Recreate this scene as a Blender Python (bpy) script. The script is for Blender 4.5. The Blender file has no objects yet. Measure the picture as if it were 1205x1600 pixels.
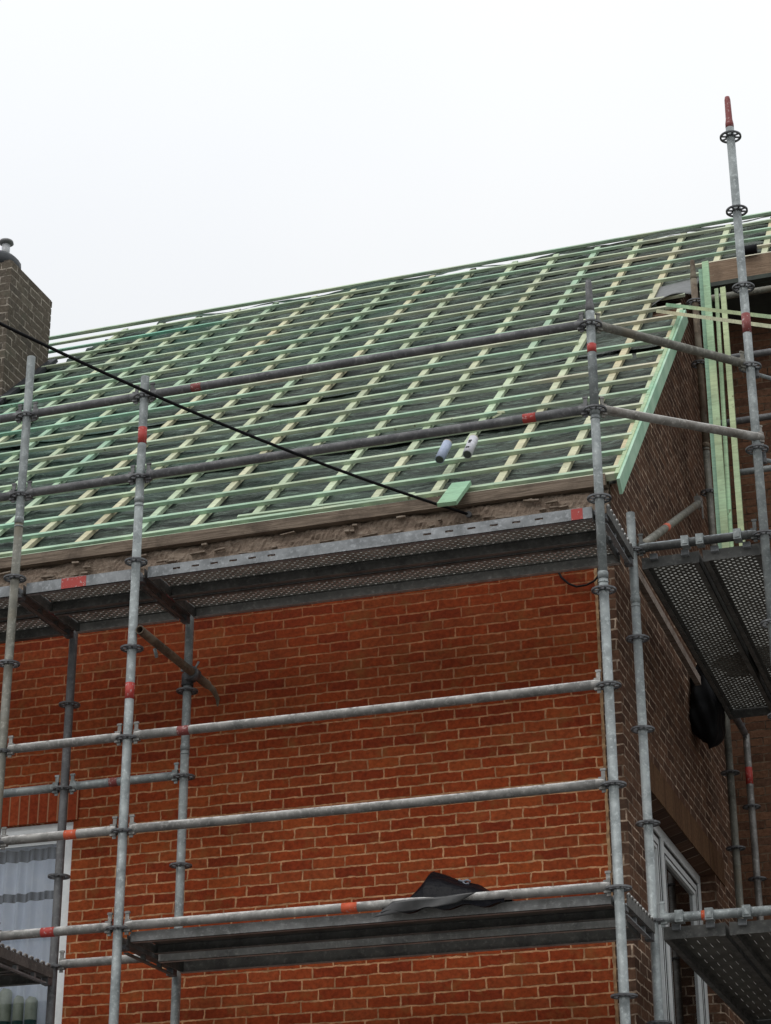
import bpy, math, random
from mathutils import Vector, Matrix
random.seed(7)
C = bpy.context.scene.collection
SC = bpy.context.scene
R = math.radians

# ------------------------------------------------------------------ camera
cam = bpy.data.cameras.new('camera'); co = bpy.data.objects.new('camera', cam); C.objects.link(co)
r_ = Vector((0.94821191, 0.31761761, -0.00363825)); u_ = Vector((0.13219779, -0.38419506, 0.91373842)); f_ = Vector((-0.28882161, 0.86689861, 0.40628668))
m = Matrix((r_, u_, -f_)).transposed().to_4x4(); m.translation = Vector((1.98693, -9.39118, -4.31146))
co.matrix_world = m
cam.sensor_width = 36; cam.sensor_fit = 'AUTO'; cam.lens = 3227.42/1600*36; cam.clip_end = 3000; cam.clip_start = .1
SC.camera = co
# ------------------------------------------------------------------ sky and sun (bright overcast)
SUN_EL, SUN_ROT = R(48), R(200)
w = bpy.data.worlds.new('World'); SC.world = w; w.use_nodes = True
nt = w.node_tree; bg = nt.nodes['Background']
sk = nt.nodes.new('ShaderNodeTexSky'); sk.sky_type = 'NISHITA'; sk.sun_disc = False; sk.sun_elevation = SUN_EL; sk.sun_rotation = SUN_ROT
sk.dust_density = 4
mul = nt.nodes.new('ShaderNodeMix'); mul.data_type = 'RGBA'; mul.blend_type = 'MULTIPLY'; mul.inputs[0].default_value = 1
mul.inputs[7].default_value = (.1, .1, .1, 1); nt.links.new(sk.outputs[0], mul.inputs[6])
tc = nt.nodes.new('ShaderNodeTexCoord'); nz = nt.nodes.new('ShaderNodeTexNoise'); nz.inputs['Scale'].default_value = 1.6; nz.inputs['Detail'].default_value = 4
nt.links.new(tc.outputs['Generated'], nz.inputs['Vector'])
cr = nt.nodes.new('ShaderNodeValToRGB'); cr.color_ramp.elements[0].position = .3; cr.color_ramp.elements[1].position = .62
cr.color_ramp.elements[0].color = (.89, .925, .975, 1); cr.color_ramp.elements[1].color = (.97, .985, 1.0, 1)
nt.links.new(nz.outputs['Fac'], cr.inputs[0])
mx = nt.nodes.new('ShaderNodeMix'); mx.data_type = 'RGBA'; mx.inputs[0].default_value = .95
nt.links.new(mul.outputs[2], mx.inputs[6]); nt.links.new(cr.outputs[0], mx.inputs[7])
sz = nt.nodes.new('ShaderNodeSeparateXYZ'); nt.links.new(tc.outputs['Generated'], sz.inputs[0])
gr = nt.nodes.new('ShaderNodeMapRange'); gr.inputs[1].default_value = 0.0; gr.inputs[2].default_value = 1.0; gr.inputs[3].default_value = .58; gr.inputs[4].default_value = 1.42
nt.links.new(sz.outputs[2], gr.inputs[0])
m2 = nt.nodes.new('ShaderNodeVectorMath'); m2.operation = 'SCALE'; nt.links.new(mx.outputs[2], m2.inputs[0]); nt.links.new(gr.outputs[0], m2.inputs['Scale'])
nt.links.new(m2.outputs[0], bg.inputs[0]); bg.inputs[1].default_value = 1.0
sl = bpy.data.lights.new('sun', 'SUN'); sl.energy = .7; sl.angle = R(25); sl.color = (1, .97, .93)
so = bpy.data.objects.new('sun', sl); C.objects.link(so)
sd = Vector((math.sin(SUN_ROT)*math.cos(SUN_EL), math.cos(SUN_ROT)*math.cos(SUN_EL), math.sin(SUN_EL)))
so.rotation_euler = sd.to_track_quat('Z', 'Y').to_euler(); so.location = (0, -6, 12)
SC.view_settings.view_transform = 'Standard'; SC.view_settings.look = 'None'; SC.view_settings.gamma = 1
SC.view_settings.exposure = 0.0; SC.view_settings.use_curve_mapping = False
GROUND = -5.95

# ------------------------------------------------------------------ materials
class NT:
    def __init__(s, name):
        s.m = bpy.data.materials.new(name); s.m.use_nodes = True; s.t = s.m.node_tree; s.b = s.t.nodes['Principled BSDF']
        s.out = s.t.nodes['Material Output']
    def n(s, ty, **kw):
        x = s.t.nodes.new('ShaderNode'+ty)
        for k, v in kw.items():
            if k in x.inputs: x.inputs[k].default_value = v
            else: setattr(x, k, v)
        return x
    def l(s, a, b): s.t.links.new(a, b)
    def pos(s): return s.n('NewGeometry').outputs['Position']
    def noise(s, vec, scale, detail=4, rough=.6, dist=0):
        x = s.n('TexNoise'); x.inputs['Scale'].default_value = scale; x.inputs['Detail'].default_value = detail
        x.inputs['Roughness'].default_value = rough; x.inputs['Distortion'].default_value = dist; s.l(vec, x.inputs['Vector']); return x.outputs['Fac']
    def ramp(s, fac, stops, interp='LINEAR'):
        x = s.n('ValToRGB'); cr = x.color_ramp; cr.interpolation = interp
        while len(cr.elements) < len(stops): cr.elements.new(.5)
        for e, (p, c) in zip(cr.elements, stops):
            e.position = p; e.color = (c if hasattr(c, '__len__') else (c, c, c)) + (1,) if hasattr(c, '__len__') else (c, c, c, 1)
        s.l(fac, x.inputs[0]); return x.outputs[0]
    def mix(s, fac, a, b, mode='MIX'):
        x = s.n('Mix'); x.data_type = 'RGBA'; x.blend_type = mode
        for i, v in ((0, fac), (6, a), (7, b)):
            if hasattr(v, 'is_linked') or hasattr(v, 'links'): s.l(v, x.inputs[i])
            elif i == 0: x.inputs[0].default_value = v
            else: x.inputs[i].default_value = tuple(v)+(1,)
        return x.outputs[2]
    def math(s, op, a, b=0, c=None):
        x = s.n('Math'); x.operation = op
        for i, v in enumerate((a, b) if c is None else (a, b, c)):
            if hasattr(v, 'links'): s.l(v, x.inputs[i])
            else: x.inputs[i].default_value = v
        return x.outputs[0]
    def scale(s, vec, sc, rot=(0, 0, 0), loc=(0, 0, 0)):
        x = s.n('Mapping'); x.inputs['Scale'].default_value = sc; x.inputs['Rotation'].default_value = rot; x.inputs['Location'].default_value = loc
        s.l(vec, x.inputs['Vector']); return x.outputs[0]
    def sep(s, vec):
        x = s.n('SeparateXYZ'); s.l(vec, x.inputs[0]); return x.outputs
    def comb(s, a, b, c=0):
        x = s.n('CombineXYZ')
        for i, v in enumerate((a, b, c)):
            if hasattr(v, 'links'): s.l(v, x.inputs[i])
            else: x.inputs[i].default_value = v
        return x.outputs[0]
    def rnd(s): return s.n('ObjectInfo').outputs['Random']
    def col(s, c):
        if hasattr(c, 'links'): s.l(c, s.b.inputs['Base Color'])
        else: s.b.inputs['Base Color'].default_value = tuple(c)+(1,)
    def rough(s, c):
        if hasattr(c, 'links'): s.l(c, s.b.inputs['Roughness'])
        else: s.b.inputs['Roughness'].default_value = c
    def bump(s, h, strength=.4, dist=.005):
        x = s.n('Bump'); x.inputs['Strength'].default_value = strength; x.inputs['Distance'].default_value = dist
        s.l(h, x.inputs['Height']); s.l(x.outputs[0], s.b.inputs['Normal'])

def mat_metal(name, base, dark, blotch=None, top=None, met=.25, ro=.55):
    t = NT(name); p = t.pos()
    f = t.noise(p, 9, 5); c = t.ramp(f, [(.32, dark), (.62, base)])
    r = t.rnd(); c = t.mix(.35, c, t.mix(r, (.45, .45, .45), (1.0, 1.0, 1.0)), 'MULTIPLY')
    f2 = t.noise(p, 42, 6, .7); c = t.mix(t.ramp(f2, [(.52, 0.), (.68, .6)]), c, tuple(min(1, v*1.7) for v in base))
    if blotch: c = t.mix(t.ramp(t.noise(p, 5, 5), [(.5, 0.), (.62, .8)]), c, blotch)
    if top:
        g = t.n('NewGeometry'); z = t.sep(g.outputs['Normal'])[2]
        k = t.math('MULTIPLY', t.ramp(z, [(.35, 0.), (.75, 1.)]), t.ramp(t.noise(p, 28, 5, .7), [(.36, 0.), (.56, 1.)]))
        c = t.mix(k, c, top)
    t.col(c); t.b.inputs['Metallic'].default_value = met; t.rough(t.ramp(f, [(.3, ro+.15), (.7, ro-.08)])); t.bump(f2, .25, .001)
    return t.m
GAL = mat_metal('galvanised_steel', (.34, .37, .365), (.19, .21, .21))
GALD = mat_metal('weathered_shaded_steel', (.17, .17, .17), (.095, .095, .10))  # weathering plus the shade of tubes seen from below, both in the colour
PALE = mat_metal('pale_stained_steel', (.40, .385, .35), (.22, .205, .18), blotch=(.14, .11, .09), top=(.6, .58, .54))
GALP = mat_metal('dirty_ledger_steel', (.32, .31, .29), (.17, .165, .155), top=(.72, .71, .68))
OLIVE = mat_metal('brownish_weathered_steel', (.24, .235, .20), (.13, .125, .10), blotch=(.17, .15, .11))
RUST = mat_metal('rusty_brown_steel', (.18, .135, .09), (.085, .06, .04), blotch=(.22, .19, .14), met=.1, ro=.7)
DECKM = mat_metal('deck_steel', (.30, .315, .325), (.17, .18, .185), met=.2)
DECKD = mat_metal('deck_dark_steel', (.17, .17, .16), (.09, .09, .085), met=.2, ro=.6)
ROS = mat_metal('rosette_steel', (.18, .185, .19), (.06, .06, .065), met=.3)

def flat(name, c, ro=.6, c2=None, sc=20, met=0, bump=0):
    t = NT(name); p = t.pos(); f = t.noise(p, sc, 4)
    t.col(t.ramp(f, [(.35, c2 or tuple(v*.75 for v in c)), (.65, c)])); t.rough(ro); t.b.inputs['Metallic'].default_value = met
    if bump: t.bump(f, bump, .004)
    return t.m
def mat_band(name, c):
    t = NT(name); p = t.pos(); f = t.noise(p, 60, 3)
    t.col(t.mix(t.ramp(f, [(.58, 0.), (.66, .75)]), c, (.55, .40, .38))); t.rough(.6); return t.m
RED = mat_band('red_paint', (.42, .045, .035)); ORANGE = mat_band('orange_paint', (.62, .10, .035)); MAROON = mat_band('faded_red_paint', (.24, .055, .05))
BLACKC = flat('black_cable', (.006, .006, .007), .7)
BLACKC.node_tree.nodes['Principled BSDF'].inputs['Specular IOR Level'].default_value = .2
BLACKP = None

def mat_brick(name, u_expr, cols, mortar, zoff, uoff, moss=None, mortar_lo=None, bw=.186, bh=.0593, ms=.0048, bump=.55, wobble=.0035, low=None, mfade=None, deck_shade=None):
    t = NT(name); s = t.sep(t.pos())
    u = {'x': s[0], 'xy': t.math('ADD', s[0], s[1])}[u_expr]
    v = t.comb(u, s[2], 0)
    wn0 = t.n('TexWhiteNoise'); wn0.noise_dimensions = '1D'; t.l(t.math('FLOOR', t.math('DIVIDE', t.math('ADD', s[2], zoff), bh)), wn0.inputs['W'])
    us = t.math('ADD', u, t.math('MULTIPLY', wn0.outputs['Value'], bw*.34))
    v2 = t.comb(us, s[2], 0)
    wn = t.n('TexNoise'); wn.inputs['Scale'].default_value = 14; wn.inputs['Detail'].default_value = 3; t.l(v, wn.inputs['Vector'])
    wc = t.n('VectorMath'); wc.operation = 'SUBTRACT'; t.l(wn.outputs['Color'], wc.inputs[0]); wc.inputs[1].default_value = (.5, .5, .5)
    ws = t.n('VectorMath'); ws.operation = 'SCALE'; t.l(wc.outputs[0], ws.inputs[0]); ws.inputs['Scale'].default_value = wobble*4
    wa = t.n('VectorMath'); wa.operation = 'ADD'; t.l(v2, wa.inputs[0]); t.l(ws.outputs[0], wa.inputs[1])
    mp = t.scale(wa.outputs[0], (1, 1, 1), loc=(uoff, zoff, 0))
    bt = t.n('TexBrick'); bt.offset = .5; bt.offset_frequency = 2; bt.squash = 1
    for k, q in (('Color1', (0, 0, 0, 1)), ('Color2', (1, 1, 1, 1)), ('Mortar', (.5, .5, .5, 1)), ('Scale', 1.0), ('Mortar Size', ms), ('Mortar Smooth', .35), ('Bias', 0), ('Brick Width', bw), ('Row Height', bh)):
        bt.inputs[k].default_value = q
    t.l(mp, bt.inputs['Vector'])
    mr = t.n('MapRange'); t.l(t.noise(v, 24, 4, .65), mr.inputs[0]); mr.inputs[1].default_value = .3; mr.inputs[2].default_value = .7; mr.inputs[3].default_value = ms*.45; mr.inputs[4].default_value = ms*1.65; t.l(mr.outputs[0], bt.inputs['Mortar Size'])
    n = len(cols); bc = t.ramp(bt.outputs['Color'], [(i/(n-1), c) for i, c in enumerate(cols)])
    g1 = t.noise(v, 38, 5, .65); bc = t.mix(.75, bc, t.ramp(g1, [(.3, .5), (.7, 1.35)]), 'MULTIPLY')
    g2 = t.noise(v, 1.3, 4); bc = t.mix(.6, bc, t.ramp(g2, [(.35, .72), (.65, 1.15)]), 'MULTIPLY')
    if moss: bc = t.mix(t.ramp(t.noise(v, 7, 5, .7), [(.54, 0.), (.68, .65)]), bc, moss)
    mc = t.mix(t.ramp(t.noise(v, 9, 4, .7), [(.38, 0.), (.6, 1.)]), mortar_lo or tuple(q*.55 for q in mortar), mortar)
    if mfade: mc = t.mix(t.ramp(t.noise(v, 2.2, 4, .7), [(.42, .0), (.62, .75)]), mc, mfade)
    # mortar partly smeared or missing
    sm = t.ramp(t.noise(v, 30, 3), [(.25, .45), (.5, 1.)])
    fac = t.math('MULTIPLY', bt.outputs['Fac'], sm)
    if low:   # joints washed out higher on the wall
        hz = t.n('MapRange'); t.l(s[2], hz.inputs[0]); hz.inputs[1].default_value = low[0]; hz.inputs[2].default_value = low[1]; hz.inputs[3].default_value = 1; hz.inputs[4].default_value = low[2]
        fac = t.math('MULTIPLY', fac, hz.outputs[0])
    cc = t.mix(fac, bc, mc)
    if deck_shade:   # shade under the deck painted into the brick, blotchy and ragged
        zz = t.math('ADD', s[2], t.math('MULTIPLY', t.math('SUBTRACT', t.noise(v, 1.6, 5, .65), .5), 1.1)); hh = t.n('MapRange'); t.l(zz, hh.inputs[0]); hh.inputs[1].default_value = deck_shade[0]; hh.inputs[2].default_value = deck_shade[1]; hh.inputs[3].default_value = 0; hh.inputs[4].default_value = .8
        cc = t.mix(hh.outputs[0], cc, (deck_shade[2], deck_shade[2]*.92, deck_shade[2]*.85), 'MULTIPLY')
    t.col(cc); t.rough(.9); t.b.inputs['Specular IOR Level'].default_value = .12
    h = t.math('ADD', t.math('MULTIPLY', bt.outputs['Fac'], -1.0), t.math('MULTIPLY', g1, .6)); t.bump(h, bump, .006)
    return t.m
BRICK_F = mat_brick('orange_red_brick', 'x', [(.22, .036, .013), (.265, .045, .014), (.31, .056, .016), (.285, .062, .021), (.335, .072, .020)], (.58, .31, .16), .862, .0, moss=(.24, .09, .028), deck_shade=(-.85, .10, .50), low=(-1.2, .2, .42), ms=.0052, wobble=.0042)
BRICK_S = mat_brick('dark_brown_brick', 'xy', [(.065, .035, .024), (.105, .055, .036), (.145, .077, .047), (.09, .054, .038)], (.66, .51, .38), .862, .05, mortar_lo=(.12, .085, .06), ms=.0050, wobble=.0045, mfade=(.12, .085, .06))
BRICK_W = mat_brick('wing_brown_brick', 'xy', [(.10, .05, .032), (.16, .080, .048), (.20, .10, .058), (.13, .072, .048)], (.19, .135, .09), .862, .11, mortar_lo=(.04, .03, .022))  # rear wing brick, brown with darker joints
BRICK_C = mat_brick('chimney_brick', 'xy', [(.10, .085, .07), (.14, .115, .09), (.11, .09, .07), (.165, .14, .11)], (.42, .37, .31), .02, .0, mortar_lo=(.09, .075, .06), bw=.20, bh=.072, ms=.006, moss=(.10, .10, .075))
def mat_soldier(name, axis, cols, mortar):
    t = NT(name); s = t.sep(t.pos()); a = s[0] if axis == 'x' else s[1]
    v = t.comb(a, s[2], 0)
    x = t.math('DIVIDE', a, .062); fr = t.math('FRACT', x); fl = t.math('FLOOR', x)
    wn = t.n('TexWhiteNoise'); wn.noise_dimensions = '1D'; t.l(fl, wn.inputs['W'])
    n = len(cols); bc = t.ramp(wn.outputs['Value'], [(i/(n-1), c) for i, c in enumerate(cols)])
    g1 = t.noise(v, 40, 5); bc = t.mix(.7, bc, t.ramp(g1, [(.3, .55), (.7, 1.3)]), 'MULTIPLY')
    d = t.math('ABSOLUTE', t.math('SUBTRACT', fr, .5)); fac = t.ramp(d, [(.41, 0.), (.45, 1.)])
    t.col(t.mix(fac, bc, mortar)); t.rough(.9); t.b.inputs['Specular IOR Level'].default_value = .12; t.bump(t.math('SUBTRACT', g1, fac), .5, .005); return t.m
SOLD_F = mat_soldier('orange_soldier_brick', 'x', [(.25, .04, .015), (.36, .07, .025), (.30, .085, .03)], (.40, .2, .11))
SOLD_S = mat_soldier('brown_soldier_brick', 'y', [(.09, .045, .025), (.14, .075, .04), (.11, .06, .032)], (.13, .085, .05))

def mat_batten(name, stops, top=1.0):
    t = NT(name); p = t.pos(); r = t.rnd()
    v = t.n('VectorMath'); v.operation = 'ADD'; t.l(p, v.inputs[0]); t.l(t.comb(t.math('MULTIPLY', r, 37), t.math('MULTIPLY', r, 11), 0), v.inputs[1])
    f = t.noise(v.outputs[0], .7, 3, .55); f2 = t.math('ADD', t.math('MULTIPLY', f, .75), t.math('MULTIPLY', r, .28)); f2 = t.math('ADD', f2, t.math('MULTIPLY', t.math('ADD', t.sep(p)[0], 2.4), .038))
    c = t.ramp(f2, stops)
    g = t.noise(t.scale(p, (6, 60, 60)), 1, 4); c = t.mix(.6, c, t.ramp(g, [(.3, .62), (.7, 1.12)]), 'MULTIPLY'); c = t.mix(.8, c, t.ramp(t.noise(p, 2.3, 5, .7), [(.32, .62), (.6, 1.1)]), 'MULTIPLY')
    k = t.noise(p, 26, 2); c = t.mix(t.ramp(k, [(.70, 0.), (.74, .7)]), c, (.12, .10, .05))
    e = t.noise(t.scale(p, (14, 14, 14)), 1, 5, .75); c = t.mix(t.ramp(e, [(.60, 0.), (.72, .45)]), c, (.16, .17, .11)); t.col(c); t.rough(.75); t.b.inputs['Specular IOR Level'].default_value = .25; t.bump(g, .2, .001); return t.m
BAT = mat_batten('treated_batten_wood', [(.22, (.24, .56, .41)), (.38, (.42, .62, .45)), (.50, (.56, .64, .44)), (.58, (.42, .61, .44)), (.74, (.66, .62, .46))])
CBAT = mat_batten('pale_counter_batten_wood', [(.28, (.40, .62, .46)), (.46, (.56, .67, .46)), (.62, (.66, .67, .46)), (.80, (.66, .56, .36))])
PLANKG = mat_batten('mint_treated_wood', [(.28, (.25, .50, .36)), (.5, (.34, .56, .36)), (.7, (.50, .58, .34))])
MINT = flat('mint_barge_wood', (.46, .66, .49), .7, (.30, .52, .36), 5)
SAND = flat('sandy_bare_wood', (.55, .38, .22), .75, (.40, .25, .13), 12)
def mat_wood(name, a, b, d):
    t = NT(name); p = t.pos(); g = t.noise(t.scale(p, (3, 50, 70)), 1, 6, .7, 1.2); c = t.ramp(g, [(.28, d), (.5, b), (.72, a)])
    c = t.mix(t.ramp(t.noise(p, 5, 5, .7), [(.48, 0.), (.7, .8)]), c, d); t.col(c); t.rough(.85); t.bump(g, .7, .006); return t.m
OLDWOOD = mat_wood('old_brown_board', (.30, .235, .175), (.18, .135, .098), (.05, .034, .023))
RAW = mat_wood('weathered_eave_board', (.36, .26, .18), (.25, .17, .11), (.13, .085, .055))
def mat_rubble(name):
    t = NT(name); p = t.pos(); g = t.noise(t.scale(p, (6, 30, 34)), 1, 8, .75, 1.0)
    c = t.ramp(g, [(.22, (.06, .042, .032)), (.36, (.22, .16, .12)), (.56, (.33, .255, .195)), (.78, (.46, .40, .33))])
    t.col(c); t.rough(.95); t.bump(g, 1.0, .02); return t.m
RUBBLE = mat_rubble('broken_mortar')
def mat_underlay():
    t = NT('roof_underlay'); p = t.pos()
    a = t.noise(t.scale(p, (2.2, 9, 9)), 1, 6, .7, 1.5); b = t.noise(t.scale(p, (1.0, 1, 1)), 1.1, 3)
    st = t.noise(t.scale(p, (5, 40, 40)), 1, 6, .75, .8)
    c = t.mix(t.ramp(b, [(.35, 0.), (.62, 1.)]), (.040, .100, .072), (.064, .086, .068))
    s = t.sep(p); e = t.n('MapRange'); t.l(s[0], e.inputs[0]); e.inputs[1].default_value = -5; e.inputs[2].default_value = 0
    c = t.mix(t.math('MULTIPLY', e.outputs[0], .7), c, (.100, .100, .082))
    c = t.mix(t.ramp(st, [(.50, 0.), (.66, .85)]), c, (.25, .34, .28)); c = t.mix(t.ramp(a, [(.36, .8), (.5, 0.)]), c, (.008, .012, .010))  # crinkle highlights and dark creases painted into the sheet colour
    t.col(c); t.rough(.62); t.b.inputs['Specular IOR Level'].default_value = .22
    t.bump(t.math('ADD', a, t.math('MULTIPLY', st, .3)), 1.0, .05); return t.m
UNDER = mat_underlay()
UPVC = flat('white_window_plastic', (.86, .89, .88), .35, (.76, .79, .79), 30)
DARKGAP = flat('gap_shade_black', (.01, .01, .01), .6)
def mat_glass(name, tint=(.85, .9, .92), transp=.75):
    t = NT(name); tr = t.n('BsdfTransparent'); tr.inputs[0].default_value = tint+(1,); gl = t.n('BsdfGlossy'); gl.inputs['Roughness'].default_value = .03
    fr = t.n('Fresnel'); fr.inputs['IOR'].default_value = 1.5; ms = t.n('MixShader')
    k = t.math('ADD', t.math('MULTIPLY', fr.outputs[0], .9), 1-transp); t.l(k, ms.inputs[0]); t.l(tr.outputs[0], ms.inputs[1]); t.l(gl.outputs[0], ms.inputs[2])
    t.l(ms.outputs[0], t.out.inputs[0]); return t.m
GLASS = mat_glass('window_glass', (.98, .99, 1.0), 1.0); GLASSD = mat_glass('dark_window_glass', (.45, .47, .45), .93)
def mat_curtain():
    t = NT('net_curtain'); s = t.sep(t.pos()); z = s[2]
    c = t.ramp(t.noise(t.pos(), 8, 4), [(.3, (.68, .74, .84)), (.7, (.82, .86, .92))])
    for z0, z1 in ((-1.285, -1.215), (-1.52, -1.47)):
        k = t.math('MULTIPLY', t.math('GREATER_THAN', z, z0), t.math('LESS_THAN', z, z1))
        st = t.ramp(t.math('FRACT', t.math('DIVIDE', s[0], .045)), [(.0, .65), (.5, 1.), (1., .65)])
        c = t.mix(t.math('MULTIPLY', k, st), c, (.012, .018, .022))
    t.col(c); t.rough(.9); return t.m
CURT = mat_curtain()
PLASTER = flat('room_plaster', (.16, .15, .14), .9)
LEAD = flat('dark_lead_flashing', (.03, .035, .04), .55)
SOLID = flat('plain_deck_underside', (.15, .14, .125), .6, (.09, .085, .075), 9, .2)
def mat_tarp():
    t = NT('black_plastic_sheet'); f = t.noise(t.pos(), 14, 4); t.col((.005, .005, .007)); t.rough(.38); t.b.inputs['Specular IOR Level'].default_value = .10; t.bump(f, .5, .02); return t.m
BLACKP = mat_tarp()
GREYP = flat('grey_plastic_film', (.075, .075, .075), .4, (.04, .04, .04), 10)

# ------------------------------------------------------------------ mesh helpers
class MB:
    def __init__(s): s.v = []; s.f = []; s.s = []
    def add(s, vs, fs, sm=False):
        o = len(s.v); s.v += [tuple(x) for x in vs]; s.f += [tuple(i+o for i in f) for f in fs]
        s.s += (sm if isinstance(sm, list) else [sm]*len(fs)); return s
    def obox(s, c, X, Y, Z):
        c, X, Y, Z = map(Vector, (c, X, Y, Z))
        vs = [c+a*X+b*Y+d*Z for d in (-1, 1) for b in (-1, 1) for a in (-1, 1)]
        fs = [(0, 2, 3, 1), (4, 5, 7, 6), (0, 1, 5, 4), (2, 6, 7, 3), (0, 4, 6, 2), (1, 3, 7, 5)]
        if X.cross(Y).dot(Z) < 0: fs = [f[::-1] for f in fs]
        return s.add(vs, fs)
    def box(s, a, b):
        a, b = Vector(a), Vector(b); h = (b-a)/2
        return s.obox((a+b)/2, (h.x, 0, 0), (0, h.y, 0), (0, 0, h.z))
    def bar(s, p0, p1, w, h, up=(0, 0, 1)):
        p0, p1 = Vector(p0), Vector(p1); d = p1-p0; L = d.length; d /= L; sd = d.cross(Vector(up)).normalized(); uu = sd.cross(d)
        return s.obox((p0+p1)/2, d*L/2, sd*w/2, uu*h/2)
    def path(s, ps, rs, n=14, caps=True):
        ps = [Vector(q) for q in ps]; rs = rs if hasattr(rs, '__len__') else [rs]*len(ps); vs = []; fs = []; sm = []
        ref = Vector((0, 0, 1)) if abs((ps[-1]-ps[0]).normalized().z) < .9 else Vector((1, 0, 0))
        for i, q in enumerate(ps):
            d = (ps[min(i+1, len(ps)-1)]-ps[max(i-1, 0)]).normalized(); a = d.cross(ref).normalized(); b = d.cross(a)
            for k in range(n):
                t = 2*math.pi*k/n; vs.append(q+(a*math.cos(t)+b*math.sin(t))*rs[i])
        for i in range(len(ps)-1):
            for k in range(n):
                fs.append((i*n+k, i*n+(k+1) % n, (i+1)*n+(k+1) % n, (i+1)*n+k)); sm.append(True)
        if caps:
            fs.append(tuple(range(n))[::-1]); fs.append(tuple((len(ps)-1)*n+k for k in range(n))); sm += [False, False]
        return s.add(vs, fs, sm)
    def tube(s, a, b, r, n=16, caps=True): return s.path([a, b], r, n, caps)
    def hollow(s, a, b, r, t=.004, n=16):
        a, b = Vector(a), Vector(b); s.path([a, b], r, n, False); s.path([b, a], r-t, n, False)
        for q, d in ((a, (a-b).normalized()), (b, (b-a).normalized())):
            ref = Vector((0, 0, 1)) if abs(d.z) < .9 else Vector((1, 0, 0)); x = d.cross(ref).normalized(); y = d.cross(x); vs = []
            for rr in (r, r-t):
                for k in range(n): th = 2*math.pi*k/n; vs.append(q+(x*math.cos(th)+y*math.sin(th))*rr)
            s.add(vs, [(k, (k+1) % n, n+(k+1) % n, n+k) for k in range(n)])
        return s
    def grid(s, fn, nu, nv, sm=True, keep=None):
        vs = [fn(i/nu, j/nv) for j in range(nv+1) for i in range(nu+1)]; fs = []
        for j in range(nv):
            for i in range(nu):
                if keep and not keep((i+.5)/nu, (j+.5)/nv): continue
                a = j*(nu+1)+i; fs.append((a, a+1, a+nu+2, a+nu+1))
        return s.add(vs, fs, sm)
def wloc(o):
    v = Vector((0, 0, 0))
    while o: v += o.location; o = o.parent
    return v
def obj(name, mb, mat, parent=None, loc=None):
    """link one mesh; vertices are given in world space, its origin sits at loc (or on its parent)"""
    base = Vector(loc) if loc is not None else (wloc(parent) if parent else Vector((0, 0, 0)))
    me = bpy.data.meshes.new(name); me.from_pydata([tuple(Vector(v)-base) for v in mb.v], [], mb.f)
    me.polygons.foreach_set('use_smooth', mb.s); me.materials.append(mat); me.update()
    o = bpy.data.objects.new(name, me); C.objects.link(o); o.location = base-(wloc(parent) if parent else Vector((0, 0, 0)))
    if parent: o.parent = parent
    return o
def tag(o, label, cat, group=None):
    o['label'] = label; o['category'] = cat
    if group: o['group'] = group
    return o
def thing(name, label, cat, loc=(0, 0, 0), group=None):
    o = bpy.data.objects.new(name, None); C.objects.link(o); o.location = loc; o.empty_display_size = .1; return tag(o, label, cat, group)
def clone(src, parent, loc):
    c = src.copy(); C.objects.link(c); c.parent = parent; c.location = Vector(loc)-wloc(parent); return c
def thick(o, t):
    md = o.modifiers.new('thickness', 'SOLIDIFY'); md.thickness = t; md.offset = -1; return o

# ------------------------------------------------------------------ ground
def ground():
    b = MB(); b.box((-400, -400, GROUND-.2), (400, 400, GROUND)); t = NT('paving_ground'); f = t.noise(t.pos(), 3, 6); t.col(t.ramp(f, [(.3, (.11, .108, .10)), (.7, (.16, .157, .15))])); t.rough(.9)
    o = obj('ground', b, t.m); o['kind'] = 'structure'
ground()

# ------------------------------------------------------------------ house
TH = R(43.5); CT, ST = math.cos(TH), math.sin(TH)
def rp(x, s, off=0.0):     # point on the roof: s metres up the slope from the lowest batten line, off above the batten tops
    return Vector((x, .95+s*CT-off*ST, .60+s*ST+off*CT))
CX = -.148    # house corner
house = thing('brick_house', 'orange and brown brick house with its roof stripped to battens, behind the scaffolding', 'house')
def rects(b, plane, val, thick_, us, vs, hole):
    """wall slab cut round an opening: plane 'y' (u = x) or 'x' (u = y)"""
    for i in range(len(us)-1):
        for j in range(len(vs)-1):
            if (i, j) in hole: continue
            if plane == 'y': b.box((us[i], val, vs[j]), (us[i+1], val+thick_, vs[j+1]))
            else: b.box((val-thick_, us[i], vs[j]), (val, us[i+1], vs[j+1]))
b = MB(); rects(b, 'y', 1.0, .22, [-10, -5.0, -3.37, -.252], [GROUND, -3.1, -1.105, .37], {(1, 1)})
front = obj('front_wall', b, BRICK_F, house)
b = MB(); b.box((-.252, 1.004, GROUND), (CX, 1.22, .37))
W0, W1, WT, WB = 1.60, 3.70, -1.055, -3.6; YW = 4.7
rects(b, 'x', CX, .22, [1.22, W0, W1, YW+.3], [GROUND, WB, WT, .37], {(1, 1)})
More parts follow.
